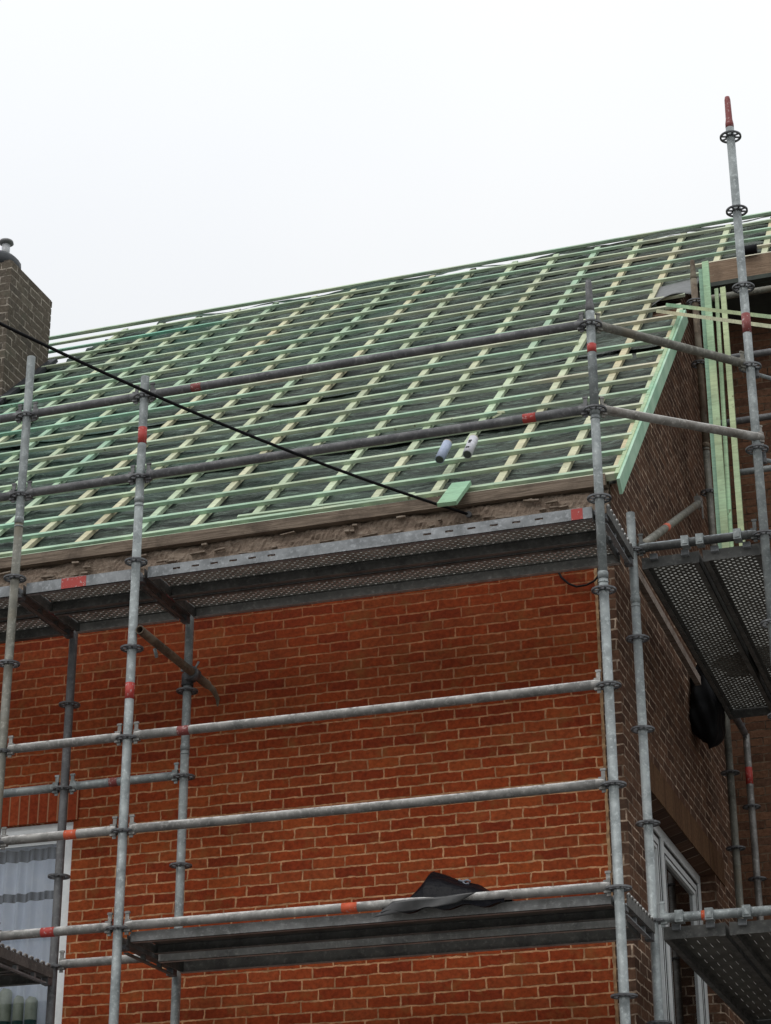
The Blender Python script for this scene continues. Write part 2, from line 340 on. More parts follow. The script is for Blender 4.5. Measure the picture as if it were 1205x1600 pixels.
# gable above z=.37, its top edge following the roof slope just below the underlay
def zroof(y): return .60+(y-.95)*math.tan(TH)-.135
ys = [1.0+.1*i for i in range(38)]
for y0, y1 in zip(ys, ys[1:]):
    if y1 > YW: y1 = YW
    if y1 <= y0: continue
    a0, a1 = max(.37, zroof(y0)), max(.37, zroof(y1))
    vs = [(CX, y0, .37), (CX, y1, .37), (CX, y1, a1), (CX, y0, a0), (CX-.22, y0, .37), (CX-.22, y1, .37), (CX-.22, y1, a1), (CX-.22, y0, a0)]
    b.add(vs, [(0, 1, 2, 3), (5, 4, 7, 6), (3, 2, 6, 7)])
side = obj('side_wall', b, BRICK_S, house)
b = MB()   # ragged mortar at the straight joint where the orange facing stops
vs = []; fs = []
for k in range(331):
    z = GROUND+k*.019; a_ = -.258-random.random()*.006; c_ = -.247+random.random()*.004; d_ = .996-random.random()*.004
    vs += [(a_, 1.002, z), (a_, d_, z), (c_, d_, z), (c_, 1.003, z)]
for k in range(330):
    for q in range(3): fs.append((k*4+q, k*4+q+1, k*4+q+5, k*4+q+4))
b.add(vs, fs)
obj('joint_mortar', b, flat('tan_mortar', (.42, .26, .13), .9, (.22, .12, .06), 25), front)
b = MB(); b.box((-5.1, .990, -1.103), (-3.34, .9985, -.925)); obj('window_lintel', b, SOLD_F, front)
b = MB(); b.box((CX+.001, W0-.1, WT+.002), (CX+.007, W1+.34, WT+.19)); obj('window_lintel', b, SOLD_S, side)
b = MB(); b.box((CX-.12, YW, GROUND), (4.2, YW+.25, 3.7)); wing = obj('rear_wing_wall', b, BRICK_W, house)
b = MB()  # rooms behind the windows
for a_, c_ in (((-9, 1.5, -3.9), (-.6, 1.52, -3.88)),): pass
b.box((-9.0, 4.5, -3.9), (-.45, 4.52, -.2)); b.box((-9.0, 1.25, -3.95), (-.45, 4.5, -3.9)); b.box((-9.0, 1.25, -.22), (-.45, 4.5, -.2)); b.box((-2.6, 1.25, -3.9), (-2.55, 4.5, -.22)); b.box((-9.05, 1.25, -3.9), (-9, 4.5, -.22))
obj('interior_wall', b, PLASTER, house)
# eaves: brown board, broken mortar ledge
b = MB(); x = -10.0
while x < -.16:
    L = min(2.6+random.random()*1.2, -.155-x); dz = random.uniform(-.004, .004)
    b.obox((x+L/2, .955+random.uniform(-.004, .004), .535+dz), (L/2-.002, 0, 0), (0, .03, 0), (0, 0, .035)); x += L
obj('eaves_board', b, OLDWOOD, house)
b = MB()
def ledge(u, v):
    x = -10+9.85*u; z = .345+.158*v
    n = math.sin(x*13+v*4)*.5+math.sin(x*31.7+v*9)*.3+random.uniform(-.6, .6)
    return (x, .958+n*.012+(.02 if v > .9 else 0), z+math.sin(x*7.3)*.006*(v > .5)+random.uniform(-.004, .004))
b.grid(ledge, 700, 7, sm=False); obj('broken_mortar_ledge', b, RUBBLE, house)
b = MB(); b.box((-10, .988, .30), (-.152, 1.15, .555)); obj('wall_plate', b, OLDWOOD, house)
b = MB()   # loose fragments of mortar and slate along the ledge
for k in range(46):
    x = random.uniform(-5, -.3); l = random.uniform(.02, .10); a = random.uniform(-.12, .12); z = random.choice((.475, .44, .40, .41))+random.uniform(-.008, .008)
    b.obox((x, .935+random.uniform(0, .015), z), (l*math.cos(a)/2, 0, l*math.sin(a)/2), (0, .012, 0), (-.0045*math.sin(a), 0, random.uniform(.002, .006)))
obj('mortar_fragment', b, flat('pale_mortar_chips', (.34, .28, .22), .95, (.16, .12, .09), 30), house)['kind'] = 'stuff'

# roof
b = MB()
def und(u, v):
    x = -10+(3.6+10)*u; s = -.03+6.19*v
    q = (x+.06)/.368; sag = -.012*abs(math.sin(math.pi*q))
    wv = .012*math.sin(s*21+x*3.1+1.5*math.sin(x*2.3))+.006*math.sin(s*47+x*7+2*math.sin(x*5.1))+random.uniform(-.0035, .0035)
    return rp(x, s, -.056+sag+wv*.9)
def ukeep(u, v):
    x = -10+13.6*u; s = -.03+6.19*v
    if x > -.09 and s < 4.36: return False
    if -.3 < x <= -.09 and 3.62 < s < 4.3: return False
    if x < -5.9+(s-4.9)*.36 and s > 4.95 and x > -7.2: return False
    return True
b.grid(und, 330, 190, keep=ukeep); roof = obj('roof', b, UNDER, house)
b = MB(); b.grid(lambda u, v: rp(-5.0+8.6*u, 6.17, -.058)+Vector((0, 6.17*CT*v*1.0, -6.17*ST*v+.0)), 4, 4); obj('rear_roof_slope', b, UNDER, roof)
# counter battens up the slope
for k in range(-10, 26):
    xb = -.435-.383*k+.0; xt = -.318-.364*k
    if k < 0: xb = xt = -.318+.372*(-k)
    s0, s1 = -.01, 6.13
    if k < 0:
        s0 = 4.4
        if xb < 0.05 or xb > 3.5: continue
    if xb < -9.9: continue
    b = MB()
    def at(s): return xb+(xt-xb)*(s/6.1)
    segs = [(s0, s1)]
    if -6.95 < at(4.5) < -5.78: segs = [(s0, 4.05)]
    brk = random.uniform(2.2, 4.2); out = []
    for a_, c_ in segs:
        if c_-a_ > 4: out += [(a_, brk), (brk+.004, c_)]
        else: out.append((a_, c_))
    for a_, c_ in out:
        j0, j1 = random.uniform(-.004, .004), random.uniform(-.004, .004)
        b.bar(rp(at(a_)+j0, a_, -.0385), rp(at(c_)+j1, c_, -.0385), .047, .025, up=(0, -ST, CT))
    o = obj('counter_batten', b, SAND if k == 7 and False else CBAT, roof)
# ragged underlay strip standing under each counter batten edge, seen as little folds
# last counter batten at the verge, and the mint coloured barge board
b = MB(); b.bar(rp(-.118, -.03, -.0385), rp(-.092, 3.55, -.0385), .042, .025, up=(0, -ST, CT)); obj('counter_batten', b, CBAT, roof)
b = MB(); b.bar(rp(-.070, -.14, -.056), rp(-.044, 3.42, -.056), .018, .092, up=(0, -ST, CT)); obj('barge_board', b, MINT, house)
b = MB(); b.bar(rp(-.090, -.05, -.02), rp(-.064, 3.42, -.02), .024, .03, up=(0, -ST, CT)); obj('barge_batten', b, PLANKG, house)
# battens along the slope
def batten(s, x0, x1, w=.036, h=.0225, mat=None, off=0, par=None):
    b = MB(); x = x0; ds = 0
    while x < x1-.01:
        L = min(random.uniform(3.2, 4.2), x1-x)
        if x1-x-L < .5: L = x1-x
        n = max(1, int(L/.5)); pts = [rp(x+.001+(L-.002)*i/n, s+ds+random.uniform(-.003, .003), -.0130+off+random.uniform(-.0015, .0015)) for i in range(n+1)]
        for p, q in zip(pts, pts[1:]): b.bar(p, q, w, h, up=(0, -ST, CT))
        ds = random.uniform(-.006, .006); x += L
    return obj('batten', b, mat or BAT, par or roof)
for k in range(22):
    s = .06+.2933*k
    xr = -.085
    if k == 14: xr = -.36
    if k >= 15: xr = 3.5
    xl = -9.9
    if 4.15 < s < 5.25: batten(s, xl, -6.95); xl = -5.80
    elif s >= 5.25: xl = -6.9
    if k == 10: batten(s, xl, -.755, mat=None); batten(s, -.42, xr); continue
    if k == 8: batten(s, xl, -.30); batten(s, -.27, xr); continue
    batten(s, xl, xr)
batten(-.012, -10, -.10, h=.04, off=-.02, mat=BAT)
b = MB(); b.bar(rp(-2.42, .125, -.01), rp(-1.30, .085, -.01), .03, .024, up=(0, -ST, CT)); obj('batten', b, CBAT, roof)
for k, s_ in enumerate((1.32, 2.72, 4.12, 5.5)):   # overlapping edge of each membrane strip
    b = MB(); b.grid(lambda u, v: rp(-9.5+(9.38 if s_ < 4.3 else 12.9)*u+(3.2 if s_ > 4.9 else 0)*(1-u)*1.2, s_+.09*v+.012*math.sin(u*67+k), -.046-.010*abs(math.sin(math.pi*(-9.5+9.4*u+.06)/.368))+.004*(1-v)*(.5+.5*math.sin(u*91+k*2))), 240, 2); obj('membrane_lap', b, UNDER, roof)
# ridge: pale wavy membrane roll and ridge board
b = MB(); b.bar(rp(-6.9, 6.235, -.02), rp(3.5, 6.235, -.02), .026, .022); obj('ridge_board', b, PLANKG, roof)
b = MB(); b.grid(lambda u, v: rp(-5.1+8.6*u, 6.08+.13*v, -.034+.012*math.sin(u*61)+.012*math.sin(u*23+v*2)+random.uniform(-.003, .003)), 160, 3); obj('ridge_membrane', b, UNDER, roof)
# torn corner of underlay hanging at the verge
b = MB(); b.grid(lambda u, v: rp(-.33+.30*u, 3.78+.56*v+.12*u, -.035+.05*math.sin(u*3)*(1-v)), 8, 8); thick(obj('underlay_flap', b, flat('grey_underlay_flap', (.16, .165, .16), .6), roof), .002)
# wing eaves
b = MB(); b.box((.0, 4.16, 3.545), (3.5, 4.20, 3.725)); obj('fascia_board', b, RAW, house)
b = MB(); b.box((.0, 4.203, 3.50), (3.5, YW-.002, 3.53)); b.box((0, 4.14, 3.505), (3.5, 4.20, 3.54)); obj('soffit_board', b, flat('dull_green_soffit', (.06, .075, .06), .8, (.03, .035, .03), 6), house)
b = MB(); b.path([(.30, 4.12, 3.755), (.42, 4.12, 3.75)], .035, 12); obj('membrane_roll', b, BLACKC, house)
# chimney
b = MB(); b.box((-6.95, 4.02, 2.9), (-5.82, 4.745, 4.80)); 
for i in range(25):   # uneven brick edges along the rear arris
    z = 3.0+.072*i; b.box((-5.9, 4.745, z+.004), (-5.82+random.uniform(.0, .004), 4.752+random.uniform(0, .006), z+.064))
b.box((-6.93, 4.05, 4.8), (-5.86, 4.70, 4.835))
chim = obj('chimney', b, BRICK_C, house)
b = MB(); b.path([(-6.08, 4.20, 4.80), (-6.08, 4.20, 4.915), (-6.08, 4.20, 4.955), (-6.08, 4.20, 4.985), (-6.08, 4.20, 5.0)], [.225, .215, .18, .11, .04], 20); obj('chimney_cap', b, LEAD, chim)
b = MB(); b.path([(-6.01, 4.22, 4.97), (-6.01, 4.22, 5.11)], .036, 14); obj('flue_pipe', b, flat('pale_flue_metal', (.55, .56, .57), .4), chim)
b = MB(); b.path([(-6.01, 4.22, 5.105), (-6.01, 4.22, 5.12), (-6.01, 4.22, 5.14), (-6.01, 4.22, 5.155)], [.035, .065, .06, .015], 18); obj('cowl', b, flat('grey_cowl_metal', (.20, .20, .20), .5), chim)
b = MB(); b.bar(rp(-5.79, 4.12, -.02), rp(-5.79, 5.28, -.02), .09, .035, up=(0, -ST, CT)); b.bar(rp(-7.0, 4.10, -.02), rp(-5.75, 4.10, -.02), .12, .03, up=(0, -ST, CT)); obj('flashing', b, LEAD, chim)

# windows
def bars(b, plane, d0, d1, u0, u1, v0, v1, t):
    """rectangular frame of four butted bars"""
    def bx(a0, a1, c0, c1):
        if plane == 'y': b.box((a0, d0, c0), (a1, d1, c1))
        else: b.box((d0, a0, c0), (d1, a1, c1))
    bx(u0, u0+t, v0, v1); bx(u1-t, u1, v0, v1); bx(u0+t, u1-t, v0, v0+t); bx(u0+t, u1-t, v1-t, v1)
b = MB(); bars(b, 'y', 1.02, 1.09, -4.98, -3.375, -3.08, -1.107, .052)
fw = obj('window', b, UPVC, house)
b = MB(); bars(b, 'y', 1.035, 1.085, -4.925, -3.43, -3.025, -1.165, .028); obj('sash', b, UPVC, fw)
b = MB(); b.box((-4.90, 1.055, -1.215), (-3.455, 1.085, -1.195)); obj('head_trim', b, UPVC, fw)
b = MB(); b.box((-4.9, 1.062, -3.0), (-3.455, 1.066, -1.19)); obj('pane', b, GLASS, fw)
b = MB(); b.grid(lambda u, v: (-4.93+1.52*u, 1.13+.014*math.sin(u*95+2.2*math.sin(u*17))+.009*math.sin(u*41+1)+.004*math.sin(u*210+v*1.5), -1.13-1.9*v), 260, 4); obj('curtain', b, CURT, fw)
FX = CX-.10
b = MB(); bars(b, 'x', FX-.07, FX, W0, W1, WB, WT-.002, .06); b.box((FX-.07, 2.44, WB+.06), (FX-.001, 2.52, WT-.062))
sw = obj('window', b, UPVC, house)
b = MB(); bars(b, 'x', FX-.055, FX-.012, W0+.075, 2.425, WB+.07, WT-.075, .075); obj('sash', b, UPVC, sw)
b = MB(); bars(b, 'x', FX-.055, FX-.012, 2.535, W1-.075, WB+.07, WT-.075, .075); obj('sash', b, UPVC, sw)
b = MB(); b.box((FX-.075, W0+.05, WB+.05), (FX-.071, W1-.05, WT-.05)); obj('gap_shade_sheet', b, DARKGAP, sw)  # black sheet behind the sashes, stands in for shade in the gaps
for a_, c_ in ((W0+.06, 2.44), (2.52, W1-.06)):
    b = MB(); bars(b, 'x', FX-.018, FX-.0095, a_, c_, WB+.055, WT-.0615, .017); obj('gap_shade_strip', b, DARKGAP, sw)  # dark strip filling the sash gap in place of its shade
    b = MB(); bars(b, 'x', FX-.018, FX-.0090, a_+.058, c_-.058, WB+.11, WT-.1195, .008); obj('gap_shade_strip', b, DARKGAP, sw)  # thinner dark strip painting the shade of the sash groove
for a_, c_ in ((W0+.15, 2.35), (2.61, W1-.15)):
    b = MB(); b.box((FX-.035, a_, WB+.14), (FX-.031, c_, WT-.15)); obj('pane', b, GLASSD, sw)

# ------------------------------------------------------------------ scaffolding
def ros_mesh():
    b = MB(); n = 32
    def ring(r0, r1, h):
        vs = []
        for z in (-h/2, h/2):
            for rr in (r0, r1):
                for k in range(n): t = 2*math.pi*k/n; vs.append((rr*math.cos(t), rr*math.sin(t), z))
        fs = []
        for k in range(n):
            j = (k+1) % n; fs += [(k, n+k, n+j, j)[::-1][::-1], (2*n+k, 2*n+j, 3*n+j, 3*n+k)[::-1], (n+k, 3*n+k, 3*n+j, n+j), (k, j, 2*n+j, 2*n+k)]
        b.add(vs, fs)
    ring(.052, .0625, .009); ring(.0235, .0300, .009)
    for k in range(8):
        t = 2*math.pi*k/8+math.pi/8; d = Vector((math.cos(t), math.sin(t), 0)); s = Vector((-d.y, d.x, 0))
        b.obox(d*.041, d*.012, s*.0042, (0, 0, .0042))
    return b
rosb = ros_mesh(); rosme = bpy.data.meshes.new('rosette'); rosme.from_pydata(rosb.v, [], rosb.f); rosme.materials.append(ROS)
TR = .0242
def standard(x, y, top, label, mat=GAL, z0=0.0, tip=None, joints=(), bands=(), lowmat=None, nmax=None, lean=(0, 0)):
    t = thing('scaffold_standard', label, 'scaffold pole', (x, y, GROUND), 'upright scaffold poles with rosettes')
    tt = tip[0] if tip else top; js = sorted(joints)
    zs = [GROUND+.05]+[j for j in js]+[tt]
    for a_, c_ in zip(zs, zs[1:]):
        b = MB()
        if c_ == tt and not tip: b.tube((x, y, a_), (x, y, c_-.3), TR, caps=False); b.hollow((x, y, c_-.3), (x, y, c_), TR)
        else: b.tube((x, y, a_+.002), (x, y, c_), TR)
        if a_ != zs[0]: b.path([(x, y, a_-.03), (x, y, a_+.0), (x, y, a_+.008)], [TR+.0022, TR+.003, TR], 16); b.path([(x, y, a_-.052), (x, y, a_-.045)], TR+.002, 16)
        mm = (lowmat if (lowmat and c_ != tt) else mat); obj('tube', b, mm, t)
    if tip:
        b = MB(); b.path([(x, y, tip[0]), (x, y, tip[0]+.03), (x, y, tip[0]+.06), (x, y, top-.02), (x, y, top)], [TR, TR, .0195, .0175, .014], 14); obj('spigot', b, tip[1], t)
    z = z0+3.5
    while z > GROUND+.4:
        if z < tt-.02+(.0 if not tip else .0): clone_r(t, x, y, z)
        z -= .5
    for z, mt, h in bands:
        b = MB(); b.tube((x, y, z-h/2), (x, y, z+h/2), TR+.0008); obj('paint_band', b, mt, t)
    b = MB(); b.box((x-.075, y-.075, GROUND), (x+.075, y+.075, GROUND+.008)); b.tube((x, y, GROUND+.008), (x, y, GROUND+.05), .019); obj('base_plate', b, GALD, t)
    return t
def clone_r(t, x, y, z):
    o = bpy.data.objects.new('rosette', rosme); C.objects.link(o); o.parent = t; o.location = Vector((x, y, z))-wloc(t)
X1, X2, QY, RX, RY, SY, TY, SZ = -2.569, -3.303, .735, .7186, .7405, 3.594, 4.441, .08
X3 = X2-2.57
standard(0, 0, 1.27, 'pole at the house corner with a dark tapered tip', z0=0, tip=(1.08, GALD), joints=(-.41, .50, ), bands=((.86, RED, .05),))
standard(X1, 0, 1.13, 'outer pole left of centre with two red paint bands, its top against the battens', joints=(.50-.12,), bands=((.76, RED, .10), (-.74, RED, .09)))
standard(X2, 0, 1.385, 'outer pole near the left edge, its grey top in front of the chimney foot', joints=(.36,), lowmat=OLIVE)
standard(X3, 0, 1.4, 'outer pole beyond the left edge of the picture')
standard(.0117, QY, .225, 'short-topped pole standing close to the brown side wall at the house corner', joints=(-.27,))
standard(X1, QY, .02, 'inner pole against the orange wall under the left end of the long deck', mat=GAL, joints=(-.82,), bands=())
standard(X2, QY, .02, 'inner dark pole crossing the right side of the front window', mat=GALD)
standard(X3, QY, .02, 'inner pole beyond the left edge of the picture')
standard(RX, RY, 2.775, 'tallest pole with a red tip rising above the ridge at the right', tip=(2.56, MAROON), bands=((1.27, MAROON, .12),), joints=(-.9,))
standard(.0117, SY, 3.43, 'brownish pole behind the green boards at the far end of the side deck', mat=RUST, z0=SZ, tip=(3.27, RUST), joints=(.2, 1.95), lowmat=OLIVE)
standard(.0117, TY, .1, 'farthest pole with a red band at the foot of the rear wing wall', mat=GALP, z0=SZ, bands=((-.20, RED, .12),))
standard(RX, SY, 3.43, 'rear outer pole of the side scaffold beyond the right edge of the picture', z0=SZ)
standard(RX, TY, .1, 'rear wing pole beyond the right edge of the picture', z0=SZ)

def ledger(a, b_, label, mat=GALD, bands=(), heads=(1, 1), wedge=.06, sag=0, group='horizontal scaffold rails', name='scaffold_ledger', hm=None):
    hm = hm or mat
    a, b_ = Vector(a), Vector(b_); d = (b_-a).normalized(); L = (b_-a).length
    t = thing(name, label, 'scaffold rail', tuple((a+b_)/2-Vector((0, 0, TR))), group)
    p, q = a+d*.075, b_-d*.075
    m_ = MB(); n = 10; m_.path([p+(q-p)*(i/n)-Vector((0, 0, sag*4*(i/n)*(1-i/n))) for i in range(n+1)], TR, 16); obj('tube', m_, mat, t)
    sd = d.cross(Vector((0, 0, 1))).normalized(); up = sd.cross(d)
    for e, on_, s in ((a, heads[0], 1), (b_, heads[1], -1)):
        if not on_: continue
        h = MB()
        c = e+d*s*.058
        h.path([c-d*s*.022, c-d*s*.016, c+d*s*.02, c+d*s*.034], [.015, .021, .025, .0235], 12); h.obox(c-d*s*.004, d*.016, sd*.012, up*.030)
        obj('wedge_head', h, hm, t)
        h = MB(); h.obox(c-d*s*.010+up*(wedge/2-.015), d*.010, sd*.0035, up*(wedge/2+.03)); h.obox(c-d*s*.010+up*(wedge+.008), d*.014, sd*.006, up*.005); obj('wedge', h, mat, t)
    for f, mt, w_ in bands:
        c = a+d*L*f-Vector((0, 0, sag*4*f*(1-f))); m_ = MB(); m_.tube(c-d*w_/2, c+d*w_/2, TR+.0009); obj('paint_band', m_, mt, t)
    return t
def P(x, y, z): return Vector((x, y, z+.012))
E_ = 'right of the pole by the window'
# outer guard rails, front
ledger(P(X1, 0, 1), P(0, 0, 1), 'long dark top guard rail with a faded red mark near its left end', bands=((.125, MAROON, .06),))
ledger(P(X1, 0, .5), P(0, 0, .5), 'long dark middle guard rail with a red mark near the corner pole', bands=((.865, RED, .07),))
ledger(P(X2, 0, 1), P(X1, 0, 1), 'short dark top guard rail in front of the battens left of the two-band pole')
ledger(P(X2, 0, .5), P(X1, 0, .5), 'short dark middle guard rail in front of the battens left of the two-band pole')
ledger(P(X3, 0, 1), P(X2, 0, 1), 'top guard rail running out of the left edge below the chimney')
ledger(P(X3, 0, .5), P(X2, 0, .5), 'middle guard rail running out of the left edge below the chimney')
ledger(P(X1, 0, -1), P(0, 0, -1), 'long grey rail across the middle of the orange wall with a small red mark', mat=GALP, bands=((.125, MAROON, .065),), sag=.004)
ledger(P(X1, 0, -1.5), P(0, 0, -1.5), 'long whitish rail across the orange wall next above the lower deck', mat=GALP, sag=.006)
ledger(P(X1, 0, -2), P(0, 0, -2), 'long whitish rail along the outer edge of the lower deck with an orange mark', mat=GALP, bands=((.482, ORANGE, .08),))
ledger(P(X2, 0, -1), P(X1, 0, -1), 'short grey rail above the front window between the two left outer poles', mat=GALP)
ledger(P(X2, 0, -1.5), P(X1, 0, -1.5), 'short pale rail with an orange mark crossing the top of the front window', mat=GALP, bands=((.60, ORANGE, .07),))
ledger(P(X2, 0, -2), P(X1, 0, -2), 'short pale rail with a red mark crossing the middle of the front window', mat=GALP, bands=((.47, RED, .075),))
ledger(P(X3, 0, -1.5), P(X2, 0, -1.5), 'rail running out of the left edge across the window head', mat=GALP)
ledger(P(X3, 0, -2), P(X2, 0, -2), 'rail running out of the left edge beside the lower left deck', mat=GALP)
# inner rails
ledger(P(X2, QY, -1), P(X1, QY, -1), 'short inner rail beside the orange wall right above the window', mat=GAL, bands=((.42, MAROON, .05),))
ledger(P(X3, QY, -1), P(X2, QY, -1), 'inner rail over the soldier bricks running out of the left edge', mat=GAL)
ledger(P(X2, QY, -2), P(X1, QY, -2), 'short inner whitish rail at the bottom left, level with the lower deck', mat=GALP)
# corner and side rails
ledger(P(0, 0, 1), P(RX, RY, 1), 'upper slanting brown-stained rail from the corner pole to the tall right pole', mat=OLIVE)
ledger(P(0, 0, .5)+Vector((.0, -.0, 0)), P(RX, RY, .5)+Vector((.06, .04, .06)), 'lower slanting pale rail from the corner pole past the tall right pole', mat=PALE)
def hooks(t, x0, x1, y, z, xs):
    for x in xs:
        b = MB(); b.box((x-.020, y-.034, z-.030), (x+.020, y+.03, z+.0285)); b.box((x-.014, y-.038, z-.02), (x+.014, y-.0345, z+.012)); obj('deck_claw', b, GAL, t)
t = ledger(P(.0117, QY, 0), P(RX, RY, 0), 'dark rail carrying the front end of the upper side deck', mat=mat_metal('stained_side_rail', (.10, .105, .10), (.055, .055, .055), top=(.36, .40, .42)), wedge=.07)
hooks(t, 0, 0, QY, 0.012, (.30, .38, .58))
t = ledger(P(.0117, QY, -2), P(RX, RY, -2), 'grey rail with an orange mark carrying the front end of the lower side deck', mat=GAL, bands=((.375, ORANGE, .045),), wedge=.07)
hooks(t, 0, 0, QY, -1.988, (.145, .295, .48, .63))
ledger(P(.0117, SY, .04), P(RX, SY, .04), 'short whitish rail at the rear end of the upper side deck', mat=GALP)
ledger(P(.0117, SY, -1.96), P(RX, SY, -1.96), 'short whitish rail at the rear end of the lower side deck', mat=GALP)
for z, l in ((3.0, 'uppermost rail of the rear wing just under the eaves, right of the green boards'), (2.5, 'rail across the rear wing wall, second below the eaves'), (2.0, 'rail across the rear wing wall, the front one of a close pair'),):
    ledger(P(.0117, SY, z+SZ), P(RX, SY, z+SZ), l, mat=OLIVE if z == 3 else GALD)
ledger(P(.0117, TY, 2.0+SZ), P(RX, TY, 2.0+SZ), 'rail close to the rear wing wall, the back one of a close pair', mat=GAL, heads=(0, 1))
for z in (-.0,):
    ledger(P(.0117, SY, z+SZ), P(.0117, TY, z+SZ), 'short dark rail running to the farthest pole beside the hanging black bag', mat=GALD)
# loose ledger leaning up along the gable
lt = ledger((.035, QY+.05, .035), (-.01, 3.25, 1.36), 'loose rail with an orange mark slanting up in front of the brown gable', mat=OLIVE, bands=((.40, ORANGE, .10),), heads=(0, 1), wedge=.05, hm=PALE)
b = MB(); b.obox((-.008, 3.22, 1.37), (.022, 0, 0), (0, .035, .012), (0, -.004, .012)); b.obox((-.008, 3.225, 1.325), (.022, 0, 0), (0, .03, .010), (0, -.004, .010)); b.obox((-.008, 3.185, 1.347), (.02, 0, 0), (0, .012, .004), (0, -.01, .03)); obj('wedge_fork', b, GALP, lt)
b = MB(); b.obox((.012, 3.235, 1.30), (.004, 0, 0), (0, .011, 0), (0, 0, .065)); obj('hanging_wedge', b, GALP, lt)
# diagonal braces at the tall right pole
for (a_, c_, l) in (((RX+.02, RY+.05, .98), (1.10, 3.0, 1.80), 'thin upper brace going right from the tall pole'), ((RX+.02, RY+.05, .46), (1.05, 3.0, 1.25), 'thin lower brace going right from the tall pole')):
    t = thing('scaffold_brace', l, 'scaffold brace', a_, 'thin diagonal braces'); b = MB(); b.tube(a_, c_, .011, 10); obj('tube', b, GAL, t)
    b = MB(); b.box(tuple(Vector(a_)-Vector((.02, .03, .03))), tuple(Vector(a_)+Vector((.02, .0, .03)))); obj('end_lug', b, ROS, t)
# wall tie
t = thing('wall_tie', 'rusty brown tube with a coupler sticking out of the orange wall below the deck', 'scaffold tie', (-2.505, .95, -.42))
b = MB(); b.hollow((-2.52, -.02, -.405), (-2.50, .86, -.43), TR, .005); b.tube((-2.50, .50, -.42), (-2.50, .86, -.43), TR-.006); obj('tube', b, RUST, t)
b = MB(); b.path([(-2.50, .86, -.43), (-2.497, .94, -.435), (-2.495, 1.0, -.47), (-2.495, 1.01, -.52)], [.02, .017, .012, .009], 10); obj('wall_hook', b, RUST, t)
b = MB(); b.tube((-2.507, .64, -.423), (-2.504, .70, -.425), TR+.011); b.tube((-2.569, QY, -.47), (-2.569, QY, -.40), TR+.010); b.box((-2.555, .66, -.455), (-2.515, .73, -.405)); obj('coupler', b, ROS, t)
b = MB(); b.tube((-2.50, .67, -.40), (-2.47, .66, -.36), .006, 8); b.box((-2.585, .67, -.40), (-2.565, .69, -.35)); b.tube((-2.53, .20, -.435), (-2.53, .23, -.475), .010, 8); obj('coupler_bolt', b, GAL, t)

# ------------------------------------------------------------------ decks
def punched(l0, l1, w0, w1, a, bp, hl, hw, dep, mat):
    """sheet with staggered punched holes, each with a short raised collar"""
    V = []; F = []; MI = []
    nr = max(1, round((w1-w0)/bp)); bp = (w1-w0)/nr; nc = int((l1-l0)/a); a = (l1-l0)/nc
    def q(x0, x1, y0, y1):
        o = len(V); V.extend([(x0, y0, 0), (x1, y0, 0), (x1, y1, 0), (x0, y1, 0)]); F.append((o, o+1, o+2, o+3)); MI.append(0)
    for r in range(nr):
        y0 = w0+r*bp; y1 = y0+bp; odd = r % 2; n = nc-1 if odd else nc; xs = l0+(a/2 if odd else 0)
        if odd: q(l0, xs, y0, y1); q(l1-a/2, l1, y0, y1)
        for i in range(n):
            x0 = xs+i*a; x1 = x0+a; cx, cy = (x0+x1)/2, (y0+y1)/2; o = len(V)
            V.extend([(x0, y0, 0), (x1, y0, 0), (x1, y1, 0), (x0, y1, 0)])
            for zz in (0, dep):
                for k in range(8):
                    t_ = math.pi/8+k*math.pi/4+math.pi; V.append((cx+hl*math.cos(t_)*1.05, cy+hw*math.sin(t_)*1.05, zz))
            # ring k: 0 lower-left(left side) ... counter-clockwise from pi+pi/8
            R_ = [o+4+k for k in range(8)]; T_ = [o+12+k for k in range(8)]
            F.extend([(o, o+1, R_[2], R_[1]), (o+1, o+2, R_[4], R_[3]), (o+2, o+3, R_[6], R_[5]), (o+3, o, R_[0], R_[7])])
            F.extend([(o, R_[1], R_[0]), (o+1, R_[3], R_[2]), (o+2, R_[5], R_[4]), (o+3, R_[7], R_[6])]); MI.extend([0]*8)
            for k in range(8): F.append((R_[k], R_[(k+1) % 8], T_[(k+1) % 8], T_[k])); MI.append(1)
    me = bpy.data.meshes.new('deck_panel'); me.from_pydata(V, [], F); me.materials.append(mat); me.materials.append(BRIGHT if mat is DKS else DULL)
    me.polygons.foreach_set('material_index', MI); return me
DULL = flat('dull_zinc', (.42, .42, .39), .5, (.10, .10, .09), 25)
BRIGHT = flat('skylit_collar_zinc', (.60, .60, .56), .5, (.22, .22, .20), 18)  # hole collars coloured brighter for sky light coming through them
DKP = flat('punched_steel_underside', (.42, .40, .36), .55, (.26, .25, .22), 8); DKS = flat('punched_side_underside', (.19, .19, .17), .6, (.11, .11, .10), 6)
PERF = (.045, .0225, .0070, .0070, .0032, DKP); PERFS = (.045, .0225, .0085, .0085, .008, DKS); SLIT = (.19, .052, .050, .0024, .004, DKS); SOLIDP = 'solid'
DKR = mat_metal('dark_rail_steel', (.15, .15, .14), (.08, .08, .075), met=.1, ro=.6)  # darker steel for the side deck rails and end caps
MIDR = mat_metal('mid_grey_rail', (.44, .44, .42), (.27, .27, .26))
